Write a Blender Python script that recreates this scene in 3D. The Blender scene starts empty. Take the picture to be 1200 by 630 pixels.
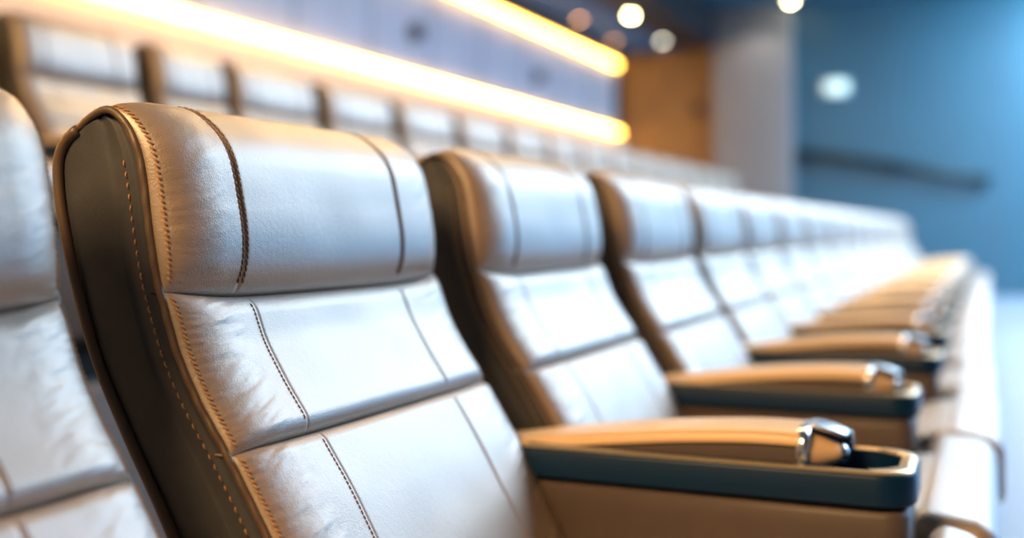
import bpy, bmesh, math, random
import numpy as np
from mathutils import Vector, noise
random.seed(4)
SC = bpy.context.scene
COL = SC.collection
PI = math.pi
EYE = 0.92                      # camera height above the front platform

# ------------------------------------------------------------------ materials
def mat(name, base, rough=.5, metal=0, spec=.5, coat=0, coat_rough=.2, bump=None, vary=None, emit=None, strength=0, sheen=0):
    m = bpy.data.materials.new(name); m.use_nodes = True
    nt = m.node_tree; b = nt.nodes['Principled BSDF']
    b.inputs['Base Color'].default_value = (*base, 1)
    b.inputs['Roughness'].default_value = rough
    b.inputs['Metallic'].default_value = metal
    b.inputs['Specular IOR Level'].default_value = spec
    b.inputs['Coat Weight'].default_value = coat
    b.inputs['Coat Roughness'].default_value = coat_rough
    if coat: b.inputs['Coat IOR'].default_value = 1.8; b.inputs['IOR'].default_value = 1.6
    if emit:
        b.inputs['Emission Color'].default_value = (*emit, 1)
        b.inputs['Emission Strength'].default_value = strength
    tc = nt.nodes.new('ShaderNodeTexCoord')
    if vary:
        sc, amt = vary
        n = nt.nodes.new('ShaderNodeTexNoise'); n.inputs['Scale'].default_value = sc; n.inputs['Detail'].default_value = 5
        nt.links.new(tc.outputs['Object'], n.inputs['Vector'])
        r = nt.nodes.new('ShaderNodeValToRGB')
        r.color_ramp.elements[0].position = .3; r.color_ramp.elements[1].position = .7
        r.color_ramp.elements[0].color = (*[c*(1-amt) for c in base], 1)
        r.color_ramp.elements[1].color = (*[min(1, c*(1+amt)) for c in base], 1)
        nt.links.new(n.outputs['Fac'], r.inputs['Fac']); nt.links.new(r.outputs['Color'], b.inputs['Base Color'])
    if bump:
        prev = None
        for kind, sc, st, dist in bump:
            if kind == 'voronoi':
                t = nt.nodes.new('ShaderNodeTexVoronoi'); t.feature = 'DISTANCE_TO_EDGE'; out = t.outputs['Distance']
            else:
                t = nt.nodes.new('ShaderNodeTexNoise'); t.inputs['Detail'].default_value = 6; out = t.outputs['Fac']
            t.inputs['Scale'].default_value = sc
            nt.links.new(tc.outputs['Object'], t.inputs['Vector'])
            bp = nt.nodes.new('ShaderNodeBump'); bp.inputs['Strength'].default_value = st; bp.inputs['Distance'].default_value = dist
            nt.links.new(out, bp.inputs['Height'])
            if prev: nt.links.new(prev.outputs['Normal'], bp.inputs['Normal'])
            prev = bp
        nt.links.new(prev.outputs['Normal'], b.inputs['Normal'])
    return m

LEATHER = mat('taupe_leather', (.27, .185, .115), .50, spec=1.0, coat=1, coat_rough=.43, vary=(7, .08),
              bump=[('voronoi', 380, .6, .0009), ('noise', 160, .5, .0009), ('noise', 30, .25, .002)])
VINYL = mat('dark_vinyl', (.052, .054, .062), .55, spec=.3, vary=(30, .10),
            bump=[('noise', 500, .5, .0004), ('noise', 60, .3, .001)])
PIPE = mat('piping_leather', (.11, .070, .045), .42, spec=.6, bump=[('noise', 250, .4, .0006)])
THREAD = mat('gold_thread', (.42, .22, .09), .45, spec=.5)
THREAD_DARK = mat('brown_thread', (.20, .12, .08), .45, spec=.5)
ARM_BROWN = mat('arm_brown', (.090, .067, .060), .5, spec=.4, vary=(40, .05), bump=[('noise', 600, .3, .0003)])
ARM_TAN = mat('arm_pad_leather', (.75, .50, .27), .38, spec=.6, bump=[('noise', 300, .25, .0005)])
BLACK = mat('navy_black_plastic', (.001, .020, .060), .42, spec=.25, bump=[('noise', 900, .15, .0002)])
RIM = mat('warm_glint_rim', (.55, .42, .24), .3, metal=.6)  # bronze colour stands in for warm light reflected on the band top
CHROME = mat('chrome', (.75, .75, .76), .22, metal=1)
STEEL = mat('dark_steel', (.008, .02, .028), .4, metal=.3)

# ------------------------------------------------------------------ helpers
def link(o, parent=None):
    COL.objects.link(o)
    if parent: o.parent = parent
    return o
def mesh_obj(name, verts, faces, m, parent=None, smooth=True, flip=False):
    me = bpy.data.meshes.new(name)
    me.from_pydata([tuple(v) for v in verts], [], faces)
    if flip: me.flip_normals()
    me.materials.append(m)
    if smooth: me.polygons.foreach_set('use_smooth', [True]*len(me.polygons))
    me.update()
    return link(bpy.data.objects.new(name, me), parent)
def bm_obj(name, bm, m, parent=None, smooth=True, recalc=True):
    if recalc: bmesh.ops.recalc_face_normals(bm, faces=bm.faces)
    me = bpy.data.meshes.new(name); bm.to_mesh(me); bm.free()
    me.materials.append(m)
    if smooth: me.polygons.foreach_set('use_smooth', [True]*len(me.polygons))
    return link(bpy.data.objects.new(name, me), parent)
def empty(name, loc=(0, 0, 0)):
    o = bpy.data.objects.new(name, None); o.location = loc; o.empty_display_size = .1
    return link(o)
def tag(o, label=None, cat=None, group=None, kind=None):
    if label: o['label'] = label
    if cat: o['category'] = cat
    if group: o['group'] = group
    if kind: o['kind'] = kind
    return o
def box(bm, x0, x1, y0, y1, z0, z1, bev=0, seg=3):
    r = bmesh.ops.create_cube(bm, size=1)
    for v in r['verts']:
        v.co = Vector(((x0+x1)/2+v.co.x*(x1-x0), (y0+y1)/2+v.co.y*(y1-y0), (z0+z1)/2+v.co.z*(z1-z0)))
    if bev:
        es = list({e for v in r['verts'] for e in v.link_edges})
        bmesh.ops.bevel(bm, geom=es, offset=bev, segments=seg, profile=.5, affect='EDGES')
def box_obj(name, dims, m, parent=None, bev=0, seg=3, smooth=None):
    bm = bmesh.new(); box(bm, *dims, bev=bev, seg=seg)
    return bm_obj(name, bm, m, parent, smooth=bool(bev) if smooth is None else smooth)
def tube(V, F, pts, rad, n=8):
    pts = [Vector(p) for p in pts]; base0 = len(V)
    up = Vector((0, 1, 0))
    for i, p in enumerate(pts):
        d = (pts[min(i+1, len(pts)-1)]-pts[max(i-1, 0)]).normalized()
        a = d.cross(up)
        if a.length < .1: a = d.cross(Vector((1, 0, 0)))
        a.normalize(); b = d.cross(a)
        r = rad[i] if isinstance(rad, (list, tuple)) else rad
        for j in range(n):
            t = 2*PI*j/n; V.append(p+(a*math.cos(t)+b*math.sin(t))*r)
    for i in range(len(pts)-1):
        for j in range(n):
            k = base0+i*n; F.append((k+j, k+(j+1) % n, k+n+(j+1) % n, k+n+j))
    F.append(tuple(base0+j for j in range(n))[::-1])
    k = base0+(len(pts)-1)*n; F.append(tuple(k+j for j in range(n)))
def resample(pts, n):
    """smooth Catmull-Rom through pts, then n samples even in arc length"""
    P = [np.array(p, float) for p in pts]; P = [2*P[0]-P[1]]+P+[2*P[-1]-P[-2]]
    out = []
    for i in range(1, len(P)-2):
        for t in np.linspace(0, 1, 12, endpoint=False):
            a, b, c, d = P[i-1:i+3]
            out.append(.5*((2*b)+(-a+c)*t+(2*a-5*b+4*c-d)*t*t+(-a+3*b-3*c+d)*t**3))
    out.append(P[-2]); out = np.array(out)
    L = np.r_[0, np.cumsum(np.linalg.norm(np.diff(out, axis=0), axis=1))]
    s = np.linspace(0, L[-1], n)
    return np.stack([np.interp(s, L, out[:, k]) for k in range(out.shape[1])], 1), s

# ------------------------------------------------------------------ the recliner (x = the way it faces, y = along the row, z up, floor at 0)
W = .2835
FRONT = [(-.100, .103), (-.083, .1160), (-.063, .122), (-.046, .114), (-.034, .100), (-.024, .081), (-.0165, .052), (-.010, .006),
         (-.001, -.042), (.004, -.058), (.014, -.088), (.027, -.122), (.052, -.167), (.084, -.212), (.129, -.283), (.167, -.350),
         (.204, -.418), (.235, -.480)]
BACK = [(-.100, .103), (-.112, .095), (-.121, .084), (-.1255, .066), (-.123, .032), (-.115, -.004), (-.102, -.050), (-.075, -.126),
        (-.035, -.200), (.010, -.275), (.050, -.350), (.085, -.430), (.110, -.500)]
FP, FS = resample(FRONT, 900)
LEN = FS[-1]
S_SEAM = FS[np.argmin(abs(FP[:, 1]+.058)+(FP[:, 0] < -.05)*9)]
Q_SEAM = FS[np.argmin(abs(FP[:, 1]+.212)+(FP[:, 0] < -.05)*9)]
FN = np.gradient(FP, axis=0); FN = np.stack([-FN[:, 1], FN[:, 0]], 1); FN /= np.linalg.norm(FN, axis=1)[:, None]
kern = np.hanning(61); kern /= kern.sum()
FN = np.stack([np.convolve(np.pad(FN[:, k], 30, mode='edge'), kern, 'valid') for k in (0, 1)], 1)
FN /= np.linalg.norm(FN, axis=1)[:, None]
BOUND = [0.0, S_SEAM, Q_SEAM, LEN+.03]
RB = .066                        # roll of the side bolsters
VSL = ((-.188, .150), (-.172, .145), (-.158, .142))   # the vertical seams, near and far, per cushion
def fv(v):
    a = abs(v)-(W-RB)
    return 1.0 if a <= 0 else math.sqrt(max(0, 1-(a/RB)**2))
def surf(s, v, sec):
    x = np.interp(s, FS, FP[:, 0]); z = np.interp(s, FS, FP[:, 1])
    nx = np.interp(s, FS, FN[:, 0]); nz = np.interp(s, FS, FN[:, 1])
    f = fv(v)
    s0, s1 = BOUND[sec], BOUND[sec+1]
    r0 = (.045, .026, .016)[sec]; r1 = (.085, .018, .05)[sec]
    def rnd(d, r): return math.sqrt(max(0, 1-(1-min(1, d/r))**2))
    puff = rnd(s-s0, r0)*rnd(s1-s, r1)
    base, amt = ((.004, .031), (.006, .019), (.008, .015))[sec]
    if sec == 0:
        t = min(1, max(0, (s-s0-.015)/.105)); t = t*t*(3-2*t)
        base *= min(1, (s-s0)/.03); amt *= .12+.88*t
    edge = .35+.65*f
    o = f*base+puff*amt*f
    if sec == 0: o += .010*f*math.exp(-((s1-s)/.09)**2)*puff
    # sewn vertical seams
    g = min(abs(v-VSL[sec][0]), abs(v-VSL[sec][1]))/(.0035 if sec == 0 else .0022)
    o -= (.0032 if sec == 0 else .0012)*math.exp(-g*g)*puff
    # puckers where the leather is gathered into the piping
    a = max(0, (abs(v)-(W-.085))/.085)
    if a > 0:
        nn = noise.noise(Vector((s*75+v*22, v*18, 3.1+sec)))+.6*noise.noise(Vector((s*210+v*60, v*45, 9)))
        o += .0010*nn*math.sin(PI*min(1, a*1.02))**.7*(.4+.6*f)*(1-.35*(sec == 0))
        pk = noise.noise(Vector((s*330, .5, sec)))
        o += .0010*pk*math.exp(-((abs(v)-(W-.012))/.008)**2)
    # slow unevenness of stuffed leather
    o += .0016*noise.noise(Vector((s*14, v*11, 1.7+sec)))*f*puff
    # seams sag towards the middle
    sag = 0
    for sb, am in ((S_SEAM, .013), (Q_SEAM, .003)):
        sag += am*math.exp(-((s-sb)/.07)**2)*(1-(abs(v)/W)**5)
    return (x+nx*o, v, z+nz*o-sag+EYE)
def section(name, sec, m, parent):
    vs = set(np.round(W*np.sin(np.linspace(-PI/2, PI/2, 96)), 5))
    for c in VSL[sec]:
        vs |= set(np.round(np.arange(c-.012, c+.0121, .0012), 5))
    for sgn in (-1, 1):
        vs |= set(np.round(sgn*np.arange(W-.09, W-.004, .0025), 5))
    vs = sorted(vs)
    vs = [v for i, v in enumerate(vs) if i == 0 or v-vs[i-1] > .0004]
    s0, s1 = BOUND[sec], min(BOUND[sec+1], LEN)
    n = int((s1-s0)/.0032)
    ss = set(np.linspace(s0, s1, n)) | set(s0+(s1-s0)*(.5-.5*np.cos(np.linspace(0, PI, 50))))
    ss = sorted(ss); V = []; F = []
    for s in ss:
        for v in vs: V.append(surf(s, v, sec))
    nv = len(vs)
    for i in range(len(ss)-1):
        for j in range(nv-1):
            k = i*nv+j; F.append((k, k+nv, k+nv+1, k+1))
    # tuck the edges in behind so the cushion is a closed body, not a sheet
    def skirt(idx, off):
        b = len(V)
        for i in idx: V.append((V[i][0]+off[0], V[i][1]*off[1], V[i][2]+off[2]))
        for q in range(len(idx)-1): F.append((idx[q], idx[q+1], b+q+1, b+q))
    skirt([j for j in range(nv)], (-.03, .98, 0 if sec else -.01))
    skirt([(len(ss)-1)*nv+j for j in range(nv)][::-1], (-.03, .98, 0))
    skirt([i*nv for i in range(len(ss))][::-1], (-.03, .95, 0))
    skirt([i*nv+nv-1 for i in range(len(ss))], (-.03, .95, 0))
    return mesh_obj(name, V, F, m, parent)
def stitch_line(V, F, sec, sa, sb, v, step=.0052, r=.00085, lift=.0004, zig=0):
    s = sa; i = 0
    while s+step < sb:
        a = Vector(surf(s+step*.12, v-zig, sec)); b = Vector(surf(s+step*.86, v+zig, sec))
        c = Vector(surf(s+step*.5, v, sec))
        e = Vector(surf(s+step*.5, v+.001, sec))-c; n = (b-a).cross(e)
        n = -n if n.x < 0 and n.z < .001 else n
        if n.length: n.normalize()
        if n.x < 0: n = -n if c.x > -.06 else n
        a += n*lift*.2; b += n*lift*.2; m_ = (a+b)/2+n*(lift+r*.6)
        tube(V, F, [a-n*r, a+n*lift, m_, b+n*lift, b-n*r], [r*.7, r, r*1.15, r, r*.7], 6)
        s += step; i += 1

def side_profile(n):
    f, _ = resample([p for p in FRONT if not (p[0] < -.064 and p[1] > .1)], n)
    b, _ = resample(BACK+[(.118, -.52)], n)
    return f, b

def build_recliner(arm_tip=.615, seat_h=-.375):
    root = empty('cinema_recliner')
    head = section('headrest', 0, LEATHER, root)
    up = section('upper_back_cushion', 1, LEATHER, root)
    lo = section('lower_back_cushion', 2, LEATHER, root)
    # stitching, one run of thread per cushion
    for sec, par in ((0, head), (1, up), (2, lo)):
        s0, s1 = BOUND[sec]+(.03 if sec == 0 else .006), min(BOUND[sec+1], LEN)-.006
        for sg in (-1, 1):
            V, F = [], []
            stitch_line(V, F, sec, s0 if sec else .045, s1, sg*(W-.0042), .0056, .0011, .0006, .0009)
            mesh_obj('edge_stitching', V, F, THREAD, par)
            V, F = [], []
            if sec == 0:
                for q in (-.0040, .0040): stitch_line(V, F, 0, .03, s1-.003, VSL[sec][sg > 0]+q, .0058, .0010, .0004, .0006)
            else:
                stitch_line(V, F, sec, s0+.006, s1, VSL[sec][sg > 0]+sg*.005, .0056, .00065, .0002)
            mesh_obj('seam_stitching', V, F, THREAD_DARK, par)
    # back shell
    b, _ = resample(BACK+[(.118, -.52)], 60)
    V, F = [], []
    for (x, z) in b:
        for t in np.linspace(-1, 1, 15):
            V.append((x-.006*(1-t**6), t*(W-.004), z+EYE))
    for i in range(59):
        for j in range(14):
            k = i*15+j; F.append((k, k+1, k+16, k+15))
    mesh_obj('back_shell', V, F, VINYL, root)
    # side panels: broad field, then a sunken strip next to the cushion piping
    f, b = side_profile(90)
    aa = [0, .02, .06, .15, .3, .45, .58, .60, .62, .68, .75, .785, .795, .82, .86, .92, 1.0]
    yy = [.000, .004, .0065, .008, .008, .007, .0055, .005, .0035, .0035, .0040, .0050, .0050, .0005, .0000, .0005, .002]
    for sg in (-1, 1):
        V, F = [], []
        for i in range(90):
            for a, y in zip(aa, yy):
                p = b[i]*(1-a)+f[i]*a
                wr = .0007*noise.noise(Vector((a*9, i*.11, 4)))
                V.append((p[0], sg*(W-.006+y+wr), p[1]+EYE))
        n = len(aa)
        for i in range(89):
            for j in range(n-1):
                k = i*n+j; F.append((k, k+n, k+n+1, k+1) if sg < 0 else (k, k+1, k+n+1, k+n))
        sp = mesh_obj('side_panel', V, F, VINYL, root, flip=True)
        V, F = [], []
        pts = [b[i]*(1-.785)+f[i]*.785 for i in range(90)]
        fine, L = resample(pts, 420)
        i = 34
        step = 5
        while i+step < 415:
            p, q = fine[i], fine[i+step-1]
            y = sg*(W-.006+.0062)
            tube(V, F, [(p[0], y-sg*.001, p[1]+EYE), ((p[0]+q[0])/2, y+sg*.0004, (p[1]+q[1])/2+EYE), (q[0], y-sg*.001, q[1]+EYE)], .0008, 5)
            i += step+2
        mesh_obj('side_stitching', V, F, THREAD, sp)
    # piping
    for sg in (-1, 1):
        V, F = [], []
        pts, _ = resample(FRONT[:], 120)
        tube(V, F, [(x-.002, sg*(W+.0005+.0006*math.sin(i*1.3)), z+EYE+.001) for i, (x, z) in enumerate(pts)], .0040, 8)
        mesh_obj('front_piping', V, F, PIPE, root)
        V, F = [], []
        pts, _ = resample(BACK[:-1], 90)
        tube(V, F, [(x-.001, sg*(W+.003), z+EYE+.001) for (x, z) in pts], .0056, 8)
        mesh_obj('back_piping', V, F, PIPE, root)
    # seat cushion
    bm = bmesh.new()
    box(bm, .10, .745, -.250, .250, EYE+seat_h-.135, EYE+seat_h, bev=.05, seg=7)
    bmesh.ops.bisect_plane(bm, geom=bm.verts[:]+bm.edges[:]+bm.faces[:], plane_co=(.62, 0, 0), plane_no=(1, 0, 0))
    fx = max(.628, arm_tip+.006)
    box(bm, fx, .745, -.252, .420, EYE+seat_h-.135, EYE+seat_h-.001, bev=min(.030, (.745-fx)*.42), seg=8)
    for v in bm.verts:
        v.co.z -= max(0, .64-v.co.x)*.28
        if v.co.x > .69: v.co.z -= (v.co.x-.69)*.25
    seat = bm_obj('seat_cushion', bm, LEATHER, root)
    for sg in (-1, 1):
        V, F = [], []
        tube(V, F, [(.16, sg*.232, EYE+seat_h-.010), (.4, sg*.234, EYE+seat_h-.010), (.615, sg*.234, EYE+seat_h-.011)], .0035, 8)
        V = [Vector((v.x, v.y, v.z-max(0, .64-v.x)*.28)) for v in V]
        mesh_obj('piping', V, F, PIPE, seat)
    box_obj('seat_base', (.14, .655, -.245, .245, .10, EYE+seat_h-.26), VINYL, root, bev=.015)
    box_obj('footrest', (.655, .700, -.240, .240, .12, EYE+seat_h-.14), ARM_BROWN, root, bev=.012)
    box_obj('plinth', (.05, .60, -.27, .30, 0, .11), STEEL, root, bev=.01)
    build_arm(root, arm_tip)
    return root

def stadium(x0, x1, yc, hw, r, n=10, inset=0):
    """plan outline with rounded front corners"""
    x0 += inset; x1 -= inset; hw -= inset; r = max(.004, r-inset)
    P = [(x0, yc-hw)]
    for i in range(n+1):
        t = -PI/2+PI/2*i/n; P.append((x1-r+r*math.cos(t), yc-hw+r+r*math.sin(t)))
    for i in range(n+1):
        t = PI/2*i/n; P.append((x1-r+r*math.cos(t), yc+hw-r+r*math.sin(t)))
    P.append((x0, yc+hw))
    return P
def loft(name, rings, m, parent, cap0=True, cap1=True, smooth=True):
    V, F = [], []
    n = len(rings[0])
    for r in rings: V += r
    for i in range(len(rings)-1):
        for j in range(n):
            k = i*n; F.append((k+j, k+(j+1) % n, k+n+(j+1) % n, k+n+j))
    if cap0: F.append(tuple(range(n))[::-1])
    if cap1: F.append(tuple((len(rings)-1)*n+j for j in range(n)))
    o = mesh_obj(name, V, F, m, parent, smooth=smooth)
    return o
def build_arm(root, tip):
    yc, hw = .341, .086
    # body
    prof = [(0, .10), (0, .30), (0, .555), (.0, .575), (.003, .5815), (.007, .584)]
    loft('armrest_body', [[(x, y, z) for x, y in stadium(.165, tip-.008, yc, hw-.004, .030, inset=i)] for i, z in prof], ARM_BROWN, root)
    # band round the top
    z0, z1 = .588, .630
    band_prof = [(.004, z0), (0, z0+.004), (0, z1-.006), (.002, z1-.002), (.006, z1)]
    cx, cy, cr = tip-.073, yc, .068
    V, F = [], []
    rings = [[(x, y, z) for x, y in stadium(.150, tip, yc, hw, .048, 12, inset=i)] for i, z in band_prof]
    n = len(rings[0])
    for r in rings: V += r
    for i in range(len(rings)-1):
        for j in range(n):
            k = i*n; F.append((k+j, k+(j+1) % n, k+n+(j+1) % n, k+n+j))
    F.append(tuple(range(n))[::-1])
    bm = bmesh.new()
    vs = [bm.verts.new(v) for v in V]
    for f in F: bm.faces.new([vs[i] for i in f])
    top = vs[-n:]
    nc = 32
    circ = [bm.verts.new((cx+cr*.86*math.cos(2*PI*i/nc), cy+cr*math.sin(2*PI*i/nc), z1)) for i in range(nc)]
    low = [bm.verts.new((cx+cr*.80*math.cos(2*PI*i/nc), cy+cr*.94*math.sin(2*PI*i/nc), z1-.075)) for i in range(nc)]
    ed = []
    for i in range(n):
        e = bm.edges.get((top[i], top[(i+1) % n])) or bm.edges.new((top[i], top[(i+1) % n])); ed.append(e)
    for i in range(nc): ed.append(bm.edges.new((circ[i], circ[(i+1) % nc])))
    bmesh.ops.triangle_fill(bm, edges=ed, use_beauty=True)
    for i in range(nc): bm.faces.new((circ[i], circ[(i+1) % nc], low[(i+1) % nc], low[i]))
    bm.faces.new(low)
    band = bm_obj('armrest_band', bm, BLACK, root, recalc=True)
    md = band.modifiers.new('edge', 'EDGE_SPLIT'); md.split_angle = math.radians(40)
    # lip along top edge and cup holder; its bronze paints the warm reflection
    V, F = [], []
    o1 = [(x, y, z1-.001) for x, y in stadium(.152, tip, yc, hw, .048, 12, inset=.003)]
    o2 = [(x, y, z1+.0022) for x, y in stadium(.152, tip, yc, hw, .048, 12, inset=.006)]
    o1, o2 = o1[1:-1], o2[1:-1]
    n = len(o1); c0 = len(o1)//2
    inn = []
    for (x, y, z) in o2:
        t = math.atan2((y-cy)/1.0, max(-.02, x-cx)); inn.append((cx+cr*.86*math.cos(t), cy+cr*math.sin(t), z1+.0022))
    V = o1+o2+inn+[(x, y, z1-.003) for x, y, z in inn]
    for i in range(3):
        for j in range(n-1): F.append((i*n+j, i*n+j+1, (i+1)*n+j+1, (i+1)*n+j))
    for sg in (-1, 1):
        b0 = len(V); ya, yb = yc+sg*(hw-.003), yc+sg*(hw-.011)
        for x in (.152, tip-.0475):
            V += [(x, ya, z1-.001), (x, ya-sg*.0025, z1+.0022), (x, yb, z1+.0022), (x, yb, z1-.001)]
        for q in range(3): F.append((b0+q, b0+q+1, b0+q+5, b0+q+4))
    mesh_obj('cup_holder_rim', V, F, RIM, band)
    # pad: brown flanks, leather top
    xs = [-.01, .06, .11, .147, .20, .257, .315, .375, .45, .50, .524]
    hs = [-.303, -.297, -.291, -.285, -.276, -.268, -.261, -.255, -.250, -.249, -.2495]
    xy, _ = resample(list(zip(xs, hs)), 48)
    top, side = [], []
    for x, h in xy:
        z = h+EYE; hwp = .054+.005*min(1, max(0, (x-.14)/.12))
        thick = .015+.003*min(1, max(0, x/.3))
        ring = []
        m = 20
        for i in range(m+1):                       # over the top
            t = PI*i/m
            ring.append((x, yc-hwp*(abs(math.cos(t))**.55)*(1 if math.cos(t) > 0 else -1), z-thick+thick*abs(math.sin(t))**.6))
        ring.append((x, yc+hwp-.004, z-thick-.001)); ring.append((x, yc-hwp+.004, z-thick-.001))
        top.append(ring)
        zb = .622; zt = max(z-thick+.001, zb+.001)
        side.append([(x, yc-hwp+.004, zb), (x, yc-hwp+.003, (zb+zt)/2), (x, yc-hwp+.005, zt), (x, yc+hwp-.005, zt), (x, yc+hwp-.003, (zb+zt)/2), (x, yc+hwp-.004, zb)])
    pad = loft('armrest_pad', top, ARM_TAN, root)
    md = pad.modifiers.new('edge', 'EDGE_SPLIT'); md.split_angle = math.radians(60)
    sd = loft('pad_flank', side, ARM_BROWN, root)
    md = sd.modifiers.new('edge', 'EDGE_SPLIT'); md.split_angle = math.radians(50)
    # chrome end: an arched frame, a tapering tan nose and a button
    xe = .523; zt = EYE-.2490
    def arch(x, s, drop=0, low=.622):
        R = []
        for i in range(21):
            t = PI*i/20
            R.append((x, yc-.0595*s*(abs(math.cos(t))**.5)*(1 if math.cos(t) > 0 else -1), zt-drop-.030+.0312*abs(math.sin(t))**.6*s))
        R = [(x, R[0][1]+.002, low)]+R+[(x, R[-1][1]-.002, low)]
        return R
    def band_loft(name, A, B, C_, D, m):
        V = A+B+C_+D; n = len(A); F = []
        for i in range(3):
            for j in range(n-1): F.append((i*n+j, i*n+j+1, (i+1)*n+j+1, (i+1)*n+j))
        return mesh_obj(name, V, F, m, pad)
    cap = band_loft('end_frame', arch(xe-.003, 1.0), arch(xe+.004, 1.03), arch(xe+.012, 1.02), arch(xe+.012, .86), CHROME)
    # hood carried forward over the far half
    V, F = [], []
    N = 14
    for i in range(10):
        a = i/9; x = xe+.008+.046*a
        for j in range(N+1):
            t = PI*(.42+.58*j/N)
            k = 1-.22*a**2
            V.append((x, yc-.057*k*(abs(math.cos(t))**.5)*(1 if math.cos(t) > 0 else -1), zt-.030-.008*a**2+.030*abs(math.sin(t))**.6*(1-.12*a)))
    for i in range(9):
        for j in range(N):
            k = i*(N+1)+j; F.append((k, k+1, k+N+2, k+N+1))
    hood = mesh_obj('end_hood', V, F, CHROME, pad)
    so = hood.modifiers.new('s', 'SOLIDIFY'); so.thickness = .004; so.offset = -1
    rings = []
    for i in range(9):
        a = i/8; x = xe+.004+.044*a; r = (1-a)*.023+.011; q = yc-.018+.010*a; zc = zt-.034+.001*a
        rings.append([(x, q+r*1.25*math.cos(2*PI*j/16), zc+r*.85*math.sin(2*PI*j/16)) for j in range(16)])
    loft('end_nose', rings, ARM_TAN, pad)
    rings = []
    for i in range(7):
        a = i/6; x = xe+.046+.010*a; r = .0125*math.sqrt(max(.02, 1-(a*.95)**2))
        rings.append([(x, yc-.008+r*math.cos(2*PI*j/16), zt-.033+r*math.sin(2*PI*j/16)) for j in range(16)])
    loft('end_button', rings, CHROME, pad)

def copy_tree(o, parent=None):
    c = o.copy(); COL.objects.link(c); c.parent = parent
    for ch in list(o.children): copy_tree(ch, c)
    return c

ORD = ['first', 'second', 'third', 'fourth', 'fifth', 'sixth', 'seventh', 'eighth', 'ninth', 'tenth', 'eleventh', 'twelfth',
       'thirteenth', 'fourteenth', 'fifteenth', 'sixteenth', 'seventeenth', 'eighteenth', 'nineteenth']
# front row (u, t) places of the seats
FRONT_ROW = [(-.758, .458), (-.743, 1.144), (-.730, 1.840), (-.716, 2.530), (-.722, 3.208), (-.733, 3.888), (-.737, 4.565)]
while len(FRONT_ROW) < 17: FRONT_ROW.append((-.739, 4.565+.681*(len(FRONT_ROW)-6)))
proto = build_recliner()
long_arm = build_recliner(arm_tip=.663)
first_copies = {}
for i, (x, y) in enumerate(FRONT_ROW):
    if i == 1: o = long_arm
    elif i == 2: o = proto
    else: o = copy_tree(proto)
    o.location = (x, y, 0)
    if i == 0:                       # its armrest sits a little lower, below the picture edge
        for ch in o.children:
            if ch.name.startswith(('armrest', 'pad_')): ch.location.z -= .04
    if i == 0: lab = 'tan leather cinema recliner cropped by the left edge of the photo'
    elif i == 1: lab = 'large tan leather recliner in sharp focus, seen from its dark side panel'
    elif i == 16: lab = 'last recliner at the far end of the front row before the blue wall'
    else: lab = 'blurred tan leather recliner, %s in the front row counting from the cropped one' % ORD[i]
    tag(o, lab, 'cinema seat', 'recliners of the front row')
# raised row behind
RISE = .545
edges = [1.80, 2.50, 3.11, 3.56, 4.22, 4.90, 5.60]
while edges[-1] < 12.6: edges.append(edges[-1]+.681)
for i in range(len(edges)-1):
    o = copy_tree(proto)
    w = edges[i+1]-edges[i]
    o.location = (-2.70, edges[i]+.2835*w/.681, RISE)
    if abs(w-.681) > .005: o.scale = (1, w/.681, 1)
    if i == 0: lab = 'recliner of the raised back row cut off by the left picture edge'
    elif i == len(edges)-2: lab = 'last recliner at the far end of the raised back row by the grey pilaster'
    else: lab = 'blurred recliner, %s in the raised back row counting from the cut-off one' % ORD[i]
    tag(o, lab, 'cinema seat', 'recliners of the back row')

# ------------------------------------------------------------------ the room
WX, EY = -5.6, 17.6
FLOORM = mat('pale_blue_floor', (.25, .28, .36), .45, vary=(3, .06), bump=[('noise', 200, .2, .002)])
CARPET = mat('grey_carpet', (.16, .16, .18), .9, vary=(60, .15), bump=[('noise', 300, .5, .004)])
BACKWALL = mat('blue_grey_panel', (.42, .48, .64), .55, vary=(2, .06))
LOWWALL = mat('glow_tinted_wall', (.74, .58, .47), .6, vary=(2, .05))  # base colour warmed to carry the glow of the lower light strip
BROWNW = mat('brown_wall', (.25, .13, .042), .6, vary=(2, .08))
PILAST = mat('grey_pilaster', (.195, .195, .215), .6, vary=(1.5, .05))
BLUEW = mat('blue_wall', (.021, .100, .165), .45, vary=(1.2, .06))
SEAM = mat('panel_joint', (.05, .12, .20), .6)
CEIL = mat('teal_ceiling', (.03, .12, .20), .7)
SOFFIT = mat('soffit_blue', (.010, .115, .34), .7)
NAVY = mat('navy_fascia', (.006, .008, .018), .7)
def struct(name, dims, m, bev=0):
    return tag(box_obj(name, dims, m, bev=bev), kind='structure')
struct('floor', (-1.95, 9, -3, EY, -.1, 0), FLOORM)
struct('floor_tier', (WX, -1.95, -3, EY, -.1, RISE), CARPET)
# back wall in three bands, with ledges above each light strip
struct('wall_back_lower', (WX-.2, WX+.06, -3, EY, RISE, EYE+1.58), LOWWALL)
struct('wall_back_upper', (WX-.2, WX, -3, EY, EYE+1.58, EYE+2.68), BACKWALL)
struct('wall_back_top', (WX-.2, WX+.02, -3, EY, EYE+2.68, EYE+2.95), BROWNW)
j = 1
for y in np.arange(.4, EY-.3, 1.3):
    struct('trim_%d' % j, (WX, WX+.006, y, y+.02, EYE+1.62, EYE+2.66), SEAM); j += 1
struct('trim_%d' % j, (WX, WX+.05, EY-.28, EY-.12, EYE+1.66, EYE+2.66), NAVY); j += 1
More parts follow.
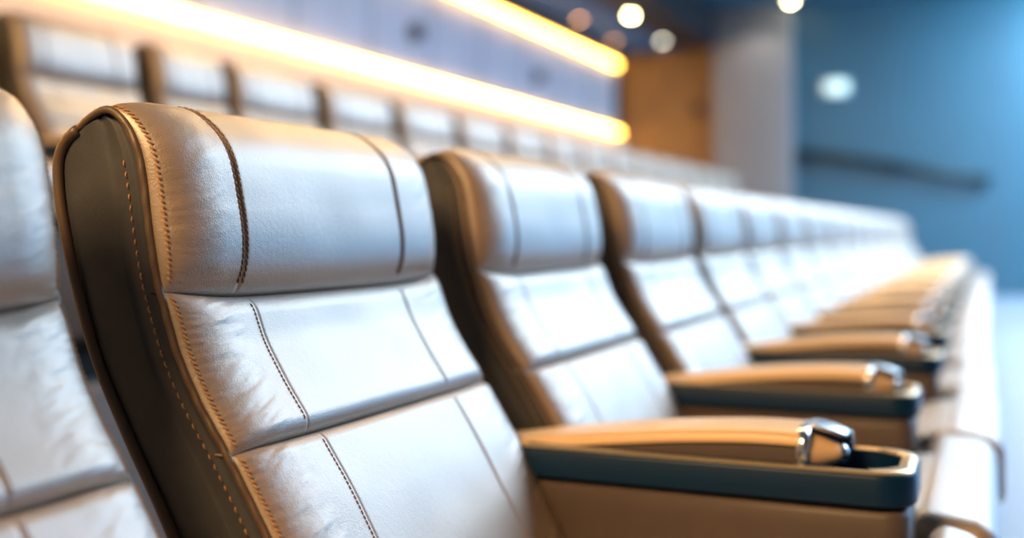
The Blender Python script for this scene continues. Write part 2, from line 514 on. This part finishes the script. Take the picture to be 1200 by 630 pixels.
# end wall
struct('wall_end_brown', (WX, -3.95, EY, EY+.2, RISE, EYE+2.95), BROWNW)
struct('pilaster', (-3.97, -2.78, EY-.35, EY+.2, 0, EYE+3.5), PILAST, bev=.01)
struct('wall_end', (-2.78, 9, EY, EY+.2, -.1, EYE+3.5), BLUEW)
for x in (-1.66, -1.42, .02, .20, 1.6, 3.2):
    struct('trim_%d' % j, (x, x+.02, EY-.008, EY, 0, EYE+3.5), SEAM); j += 1
struct('ceiling_soffit', (WX, -4.0, -3, EY, EYE+2.95, EYE+3.15), SOFFIT)
struct('trim_%d' % j, (-4.60, -4.0, -3, EY, EYE+2.935, EYE+2.95), NAVY); j += 1
struct('ceiling_fascia', (-4.0, -3.93, -3, EY, EYE+2.93, EYE+3.5), NAVY)
struct('ceiling', (-4.0, 9, -3, EY, EYE+3.5, EYE+3.7), CEIL)
struct('wall_screen', (9, 9.2, -3, EY, -.1, EYE+3.7), mat('screen_wall', (.05, .08, .12), .8))

# light strips
LEDM = mat('warm_led', (1, .8, .5), .4, emit=(1.0, .50, .07), strength=20)
ALU = mat('aluminium_profile', (.3, .28, .26), .4, metal=.8)
def led(h, dx, label):
    r = empty('light_strip', (WX+dx, (-3+EY-.3)/2, EYE+h))
    L = (EY-.3+3)/2
    box_obj('diffuser', (.003, .05, -L, L, -.025, .028), LEDM, r, bev=.008)
    box_obj('profile', (.003, .09, -L, L, .028, .042), ALU, r)
    tag(r, label, 'light strip', 'warm light strips')
led(1.62, .06, 'lower glowing warm light strip just above the back row of seats')
led(2.72, .02, 'upper glowing warm light strip high on the blue-grey wall')

# downlights
def downlight(x, y, h, s, col, label, r=.05):
    o = empty('downlight', (x, y, EYE+h))
    bm = bmesh.new()
    bmesh.ops.create_cone(bm, cap_ends=True, segments=24, radius1=r*1.5, radius2=r*1.4, depth=.02)
    bm_obj('housing', bm, STEEL, o)
    bm = bmesh.new()
    bmesh.ops.create_uvsphere(bm, u_segments=20, v_segments=10, radius=r)
    for v in bm.verts: v.co.z = min(v.co.z, 0)*.5-.008
    bm_obj('lens', bm, mat('lamp_lens_%d' % round(s), (1, .9, .7), .3, emit=col, strength=s), o)
    tag(o, label, 'ceiling light', 'ceiling downlights')
downlight(-4.40, 14.30, 2.92, 60, (1, .80, .38), 'bright yellow downlight in the soffit, nearest of the two round lights')
downlight(-4.52, 16.3, 2.905, 9, (.9, .85, .65), 'dim greenish white downlight against the dark fascia')
downlight(-5.15, 14.35, 2.93, 7, (1, .45, .15), 'faint orange downlight above the upper strip')
downlight(-5.25, 16.20, 2.93, 5, (1, .45, .15), 'faint orange downlight close to the end of the upper strip')
downlight(-2.72, 16.9, 3.48, 60, (1, .85, .42), 'yellow downlight cut by the top picture edge above the pilaster')

# small round wall speakers
def wall_speaker(loc, axis, label, m):
    o = empty('wall_speaker', loc)
    bm = bmesh.new(); bmesh.ops.create_cone(bm, cap_ends=True, segments=24, radius1=.11, radius2=.08, depth=.10)
    q = bm_obj('housing', bm, m, o)
    bm = bmesh.new(); bmesh.ops.create_cone(bm, cap_ends=True, segments=24, radius1=.065, radius2=.05, depth=.02)
    for v in bm.verts: v.co.z += .055
    q2 = bm_obj('grille', bm, STEEL, o)
    o.rotation_euler = (0, PI/2, 0) if axis == 'x' else (PI/2, 0, 0)
    tag(o, label, 'speaker', 'small wall speakers')
wall_speaker((WX+.05, 10.4, EYE+2.12), 'x', 'small dark round fitting on the blue-grey wall between the light strips', NAVY)
wall_speaker((WX+.05, 13.9, EYE+2.10), 'x', 'second faint round fitting on the grey wall nearer the brown corner', STEEL)
wall_speaker((-4.30, EY-.05, EYE+1.99), 'y', 'faint round fitting on the brown end wall', mat('brown_fitting', (.14, .08, .05), .6))

# handrail on the end wall
rail = empty('handrail', (-1.2, EY-.12, EYE))
V, F = [], []
tube(V, F, [(-1.52, 0, 1.24), (0, 0, .99), (1.22, 0, .77)], .066, 12)
mesh_obj('rail', V, F, STEEL, rail)
for x in (-1.35, -.1, 1.15):
    z = 1.24-(x+1.52)*.1715
    V, F = [], []
    tube(V, F, [(x, 0, z), (x, .01, z-.12), (x, .12, z-.14)], .03, 8)
    mesh_obj('bracket', V, F, STEEL, rail)
tag(rail, 'dark sloping handrail fixed to the blue end wall', 'handrail')
# small wall lamp
wl = empty('wall_lamp', (-2.15, EY-.05, EYE+2.22))
box_obj('backplate', (-.20, .20, 0, .05, -.12, .12), mat('lamp_plate', (.5, .6, .6), .5), wl, bev=.02)
bm = bmesh.new(); bmesh.ops.create_uvsphere(bm, u_segments=24, v_segments=14, radius=1)
for v in bm.verts: v.co = Vector((v.co.x*.17, min(v.co.y, 0)*.05, v.co.z*.10))
bm_obj('glass_cover', bm, mat('lamp_glass', (.8, .9, .9), .3, emit=(.55, .85, .85), strength=.7), wl)
tag(wl, 'pale oval lamp on the blue end wall beside the grey pilaster', 'wall lamp')

# ------------------------------------------------------------------ light
def area(name, loc, target, size, power, col, sy=None):
    l = bpy.data.lights.new(name, 'AREA'); l.energy = power; l.color = col
    l.shape = 'RECTANGLE'; l.size = size; l.size_y = sy or size
    o = bpy.data.objects.new(name, l); COL.objects.link(o); o.location = loc
    if loc[0] != target[0] or loc[1] != target[1]:
        o.rotation_euler = (Vector(target)-Vector(loc)).to_track_quat('-Z', 'Y').to_euler()
    return o
area('overhead_softbox', (3.0, 10.4, EYE+3.40), (3.0, 10.4, 0), 5.8, 1180, (.70, .86, 1.0), 11.2)  # added softbox, unseen; placed so the backrests reflect it white
area('blue_front_fill', (8.7, 13.5, 1.9), (-1, 3, 1.2), 7, 340, (.09, .48, 1.0), 3.4)  # added blue fill, placed where the headrests mirror it
area('wall_wash', (2.9, 16.4, EYE+3.35), (2.5, 17.6, 3.2), 3.2, 560, (.48, .84, 1.0), 1.0)
area('back_row_fill', (-.9, 10.5, EYE+3.35), (-2.9, 10.5, EYE+.6), 1.0, 170, (.66, .85, 1.0), 11)  # added fill that brightens the far end of the back row
area('warm_rear_fill', (-1.2, -1.8, 3.4), (-1.0, 1.6, .9), 1.2, 150, (1.0, .60, .26), 1.2)  # added warm fill behind the camera, turns the near bolsters golden
area('warm_top_fill', (-3.5, 6.5, EYE+3.35), (-3.3, 6.5, 0), .7, 430, (1.0, .66, .32), 12)  # added warm strip, unseen; backlights the headrest tops
for nm, loc, e, col in (('pilaster_spot', (-3.2, 16.5, EYE+3.4), 22, (1, .88, .75)),):
    l = bpy.data.lights.new(nm, 'SPOT'); l.energy = e; l.color = col; l.spot_size = 1.7; l.spot_blend = .6; l.shadow_soft_size = .08
    o = bpy.data.objects.new(nm, l); COL.objects.link(o); o.location = loc
    o.rotation_euler = (Vector((-3.2, 17.6, 1.6))-Vector(loc)).to_track_quat('-Z', 'Y').to_euler()
w = bpy.data.worlds.new('world'); SC.world = w; w.use_nodes = True
w.node_tree.nodes['Background'].inputs['Color'].default_value = (.26, .24, .23, 1)
w.node_tree.nodes['Background'].inputs['Strength'].default_value = .25

# ------------------------------------------------------------------ camera
cam = bpy.data.cameras.new('camera'); co = bpy.data.objects.new('camera', cam); COL.objects.link(co)
cam.sensor_width = 36; cam.lens = 1303.4/1200*36
cam.shift_y = -(315-272.7)/1200
co.location = (0, 0, EYE); co.rotation_euler = (PI/2, 0, .405)
cam.dof.use_dof = True; cam.dof.focus_distance = 1.14; cam.dof.aperture_fstop = 1.5
cam.clip_start = .02
SC.camera = co
SC.view_settings.view_transform = 'Standard'; SC.view_settings.look = 'None'
SC.view_settings.gamma = 1; SC.view_settings.use_curve_mapping = False
SC.view_settings.exposure = 0.62
